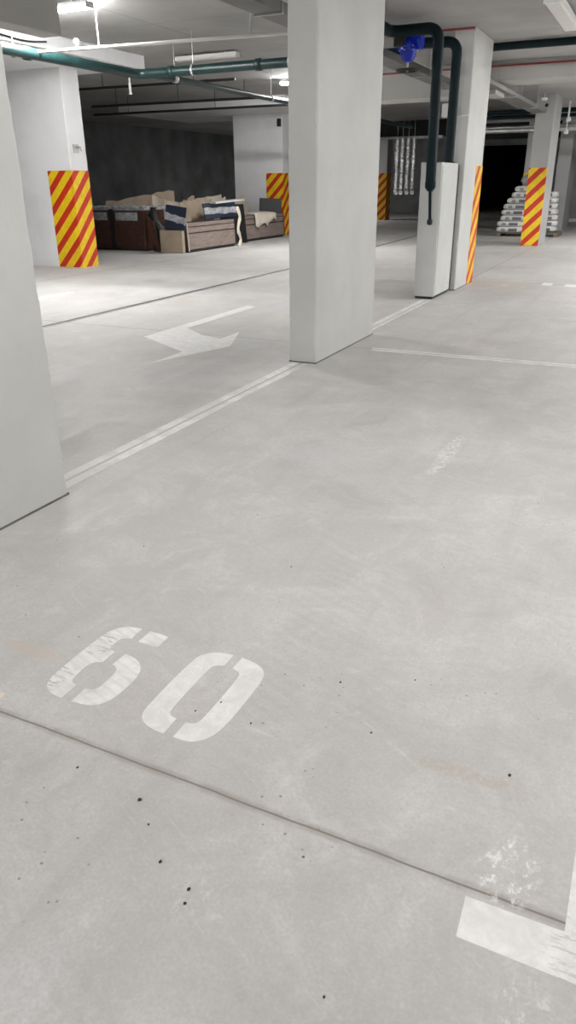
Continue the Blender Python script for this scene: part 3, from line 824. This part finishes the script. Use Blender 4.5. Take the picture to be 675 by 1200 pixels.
# cardboard sheets behind
def card_sheet(label, x, y, w, h, rx, rzv, mat='card', z=0):
    # creased board with an uneven torn top edge
    th = thing('cardboard_sheet', label, 'cardboard', (x, y, z), 'leaning cardboard sheets')
    Mx = Matrix.Translation((x, y, z)) @ Matrix.Rotation(rzv, 4, 'Z') @ Matrix.Rotation(rx, 4, 'X')
    rs = []; sl = R.uniform(-.12, .12)
    for i in range(13):
        u_ = -w/2+w*i/12; top = h*(.93+sl*(i/6-1)+R.uniform(-.025, .025)); bend_ = .02*math.sin(i*1.1+x*9)
        rs.append([tuple(Mx @ Vector((u_, s_*.006+bend_*q/h, q))) for s_, q in ((-1, 0), (-1, top*.5), (-1, top), (1, top), (1, top*.5), (1, 0))])
    MB().rings(rs).build('board', M[mat], th)
    return th
card_sheet('tall cardboard sheet leaning behind the left navy board', -9.80, 14.50, .8, 1.05, math.radians(-10), math.radians(28), 'card_pale')
card_sheet('broad cardboard sheet leaning behind the nearer panel pack', -9.36, 15.05, 1.2, 1.04, math.radians(-8), math.radians(86))
card_sheet('cardboard sheet with raised corner at the middle of the pile', -9.75, 16.2, 1.2, 1.10, math.radians(-12), math.radians(78), 'card_pale')
card_sheet('tan cardboard sheet leaning left of the cream sheet', -9.62, 17.55, .95, 1.06, math.radians(-14), math.radians(88), 'card_pale')
card_sheet('small cardboard sheet tilted at the back of the nearer pack', -9.95, 15.6, .7, 1.06, math.radians(-16), math.radians(74), 'card')
card_sheet('pale cardboard sheet tilted behind the black standing board', -9.82, 16.95, .5, 1.02, math.radians(-9), math.radians(84), 'card_pale')
card_sheet('dim cardboard sheet farthest back in the pile', -11.0, 15.1, 1.6, 1.14, math.radians(-9), math.radians(40))
sheet('leaning_board', 'black board standing before the far stripes at pile end', 'board', M['black'], -9.27, 18.33, .60, .58, .34, .04, math.radians(-6), math.radians(2), math.radians(22))
# a dark sack and loose dark wrap between cabinet and box
m = MB(); rs = []
for i in range(12):
    z = .86*i/11; r = .17-.10*(i/11)+.03*math.sin(i*2.3)
    rs.append([(-9.55+.10*math.sin(i*.5)+r*(1+.25*math.sin(3*q+i))*math.cos(q), 13.62+.6*r*math.sin(q), z) for q in (2*PI*k/14 for k in range(14))])
m.rings(rs, True, True)
tag(m.build('dark_wrap', M['black']), 'crumpled black wrapping between brown cabinet and cardboard box', 'wrapping')
sheet('wooden_plank', 'narrow brown plank leaning against the black wrapping', 'plank', M['brown'], -9.42, 13.40, 0, .09, .62, .03, math.radians(-6), math.radians(-14), 0)

# cream sheet draped over the far pack
m = MB(); rs = []
nx = 14
for i in range(nx+1):
    y = 16.95+1.15*i/nx
    wv = .02*math.sin(i*1.3); dr = .20+.05*math.sin(i*.9)+(.08 if i < 9 else -.02)
    top = .625+wv*.3
    prof = [(-9.36, top+.02), (-9.15, top+.006), (-9.02, top), (-8.985+wv*.5, top-.03), (-8.97+wv, top-dr*.6), (-8.965+wv, top-dr)]
    rs.append([(x, y, z) for x, z in prof] + [(x-.008, y, z-.008) for x, z in reversed(prof)])
m.rings(rs, True, True)
tag(m.build('packing_sheet', M['cloth']), 'cream packing sheet draped over the farther veneered pack', 'sheet')

# bracket on the white left pillar, box on the far white pillar, wire above the main
br = thing('wall_bracket', 'small metal bracket on the side of the white left pillar', 'bracket', (-8.78, 10.45, 1.83))
MB().box(-8.819, -8.80, 10.38, 10.50, 1.78, 1.90, .003).build('plate', M['zinc'], br)
MB().tube([(-8.80, 10.44, 1.86), (-8.72, 10.44, 1.86), (-8.70, 10.44, 1.80)], .016, 10).build('hook', M['zinc'], br)
sw = MB().box(-9.30, -9.20, 18.84, 18.897, 2.62, 2.80, .006).build('wall_switch', M['black'])
tag(sw, 'small black switch box high on the far white pillar', 'switch')
wi = MB().tube([(-7.822, 6.9, 3.06), (-7.815, 7.3, 2.99), (-7.79, 7.9, 3.02), (-7.80, 8.5, 2.99), (-7.80, 8.9, 3.04)], .010, 8, .2).build('loose_wire', M['black'])
tag(wi, 'loose black wire sagging along the lit beam at top left', 'wire')

# ------------------------------------------------------------------ camera
f, pit, roll, yaw = 849.878, .425903, -.0089226, -.448991
d = Vector((math.sin(yaw)*math.cos(pit), math.cos(yaw)*math.cos(pit), -math.sin(pit)))
r0 = Vector((math.cos(yaw), -math.sin(yaw), 0)); u0 = r0.cross(d)
r = r0*math.cos(roll) + u0*math.sin(roll); u = u0*math.cos(roll) - r0*math.sin(roll)
cam = bpy.data.cameras.new('camera'); co = bpy.data.objects.new('camera', cam); COL.objects.link(co)
cam.sensor_fit = 'VERTICAL'; cam.sensor_height = 36.0; cam.sensor_width = 36.0*675/1200
cam.lens = f*36.0/1200; cam.clip_end = 200; cam.clip_start = .05
co.matrix_world = Matrix(((r.x, u.x, -d.x, 0), (r.y, u.y, -d.y, 0), (r.z, u.z, -d.z, 1.3), (0, 0, 0, 1)))
SC.camera = co

# ------------------------------------------------------------------ world and view
wd = bpy.data.worlds.new('world'); SC.world = wd; wd.use_nodes = True
wd.node_tree.nodes['Background'].inputs[0].default_value = (.02, .02, .02, 1)
SC.view_settings.view_transform = 'Standard'; SC.view_settings.look = 'None'
SC.view_settings.gamma = 1.0; SC.view_settings.use_curve_mapping = False
SC.view_settings.exposure = 2.0
SC.cycles.max_bounces = 8; SC.cycles.diffuse_bounces = 6
SC.cycles.sample_clamp_indirect = 6.0
SC.cycles.use_denoising = True
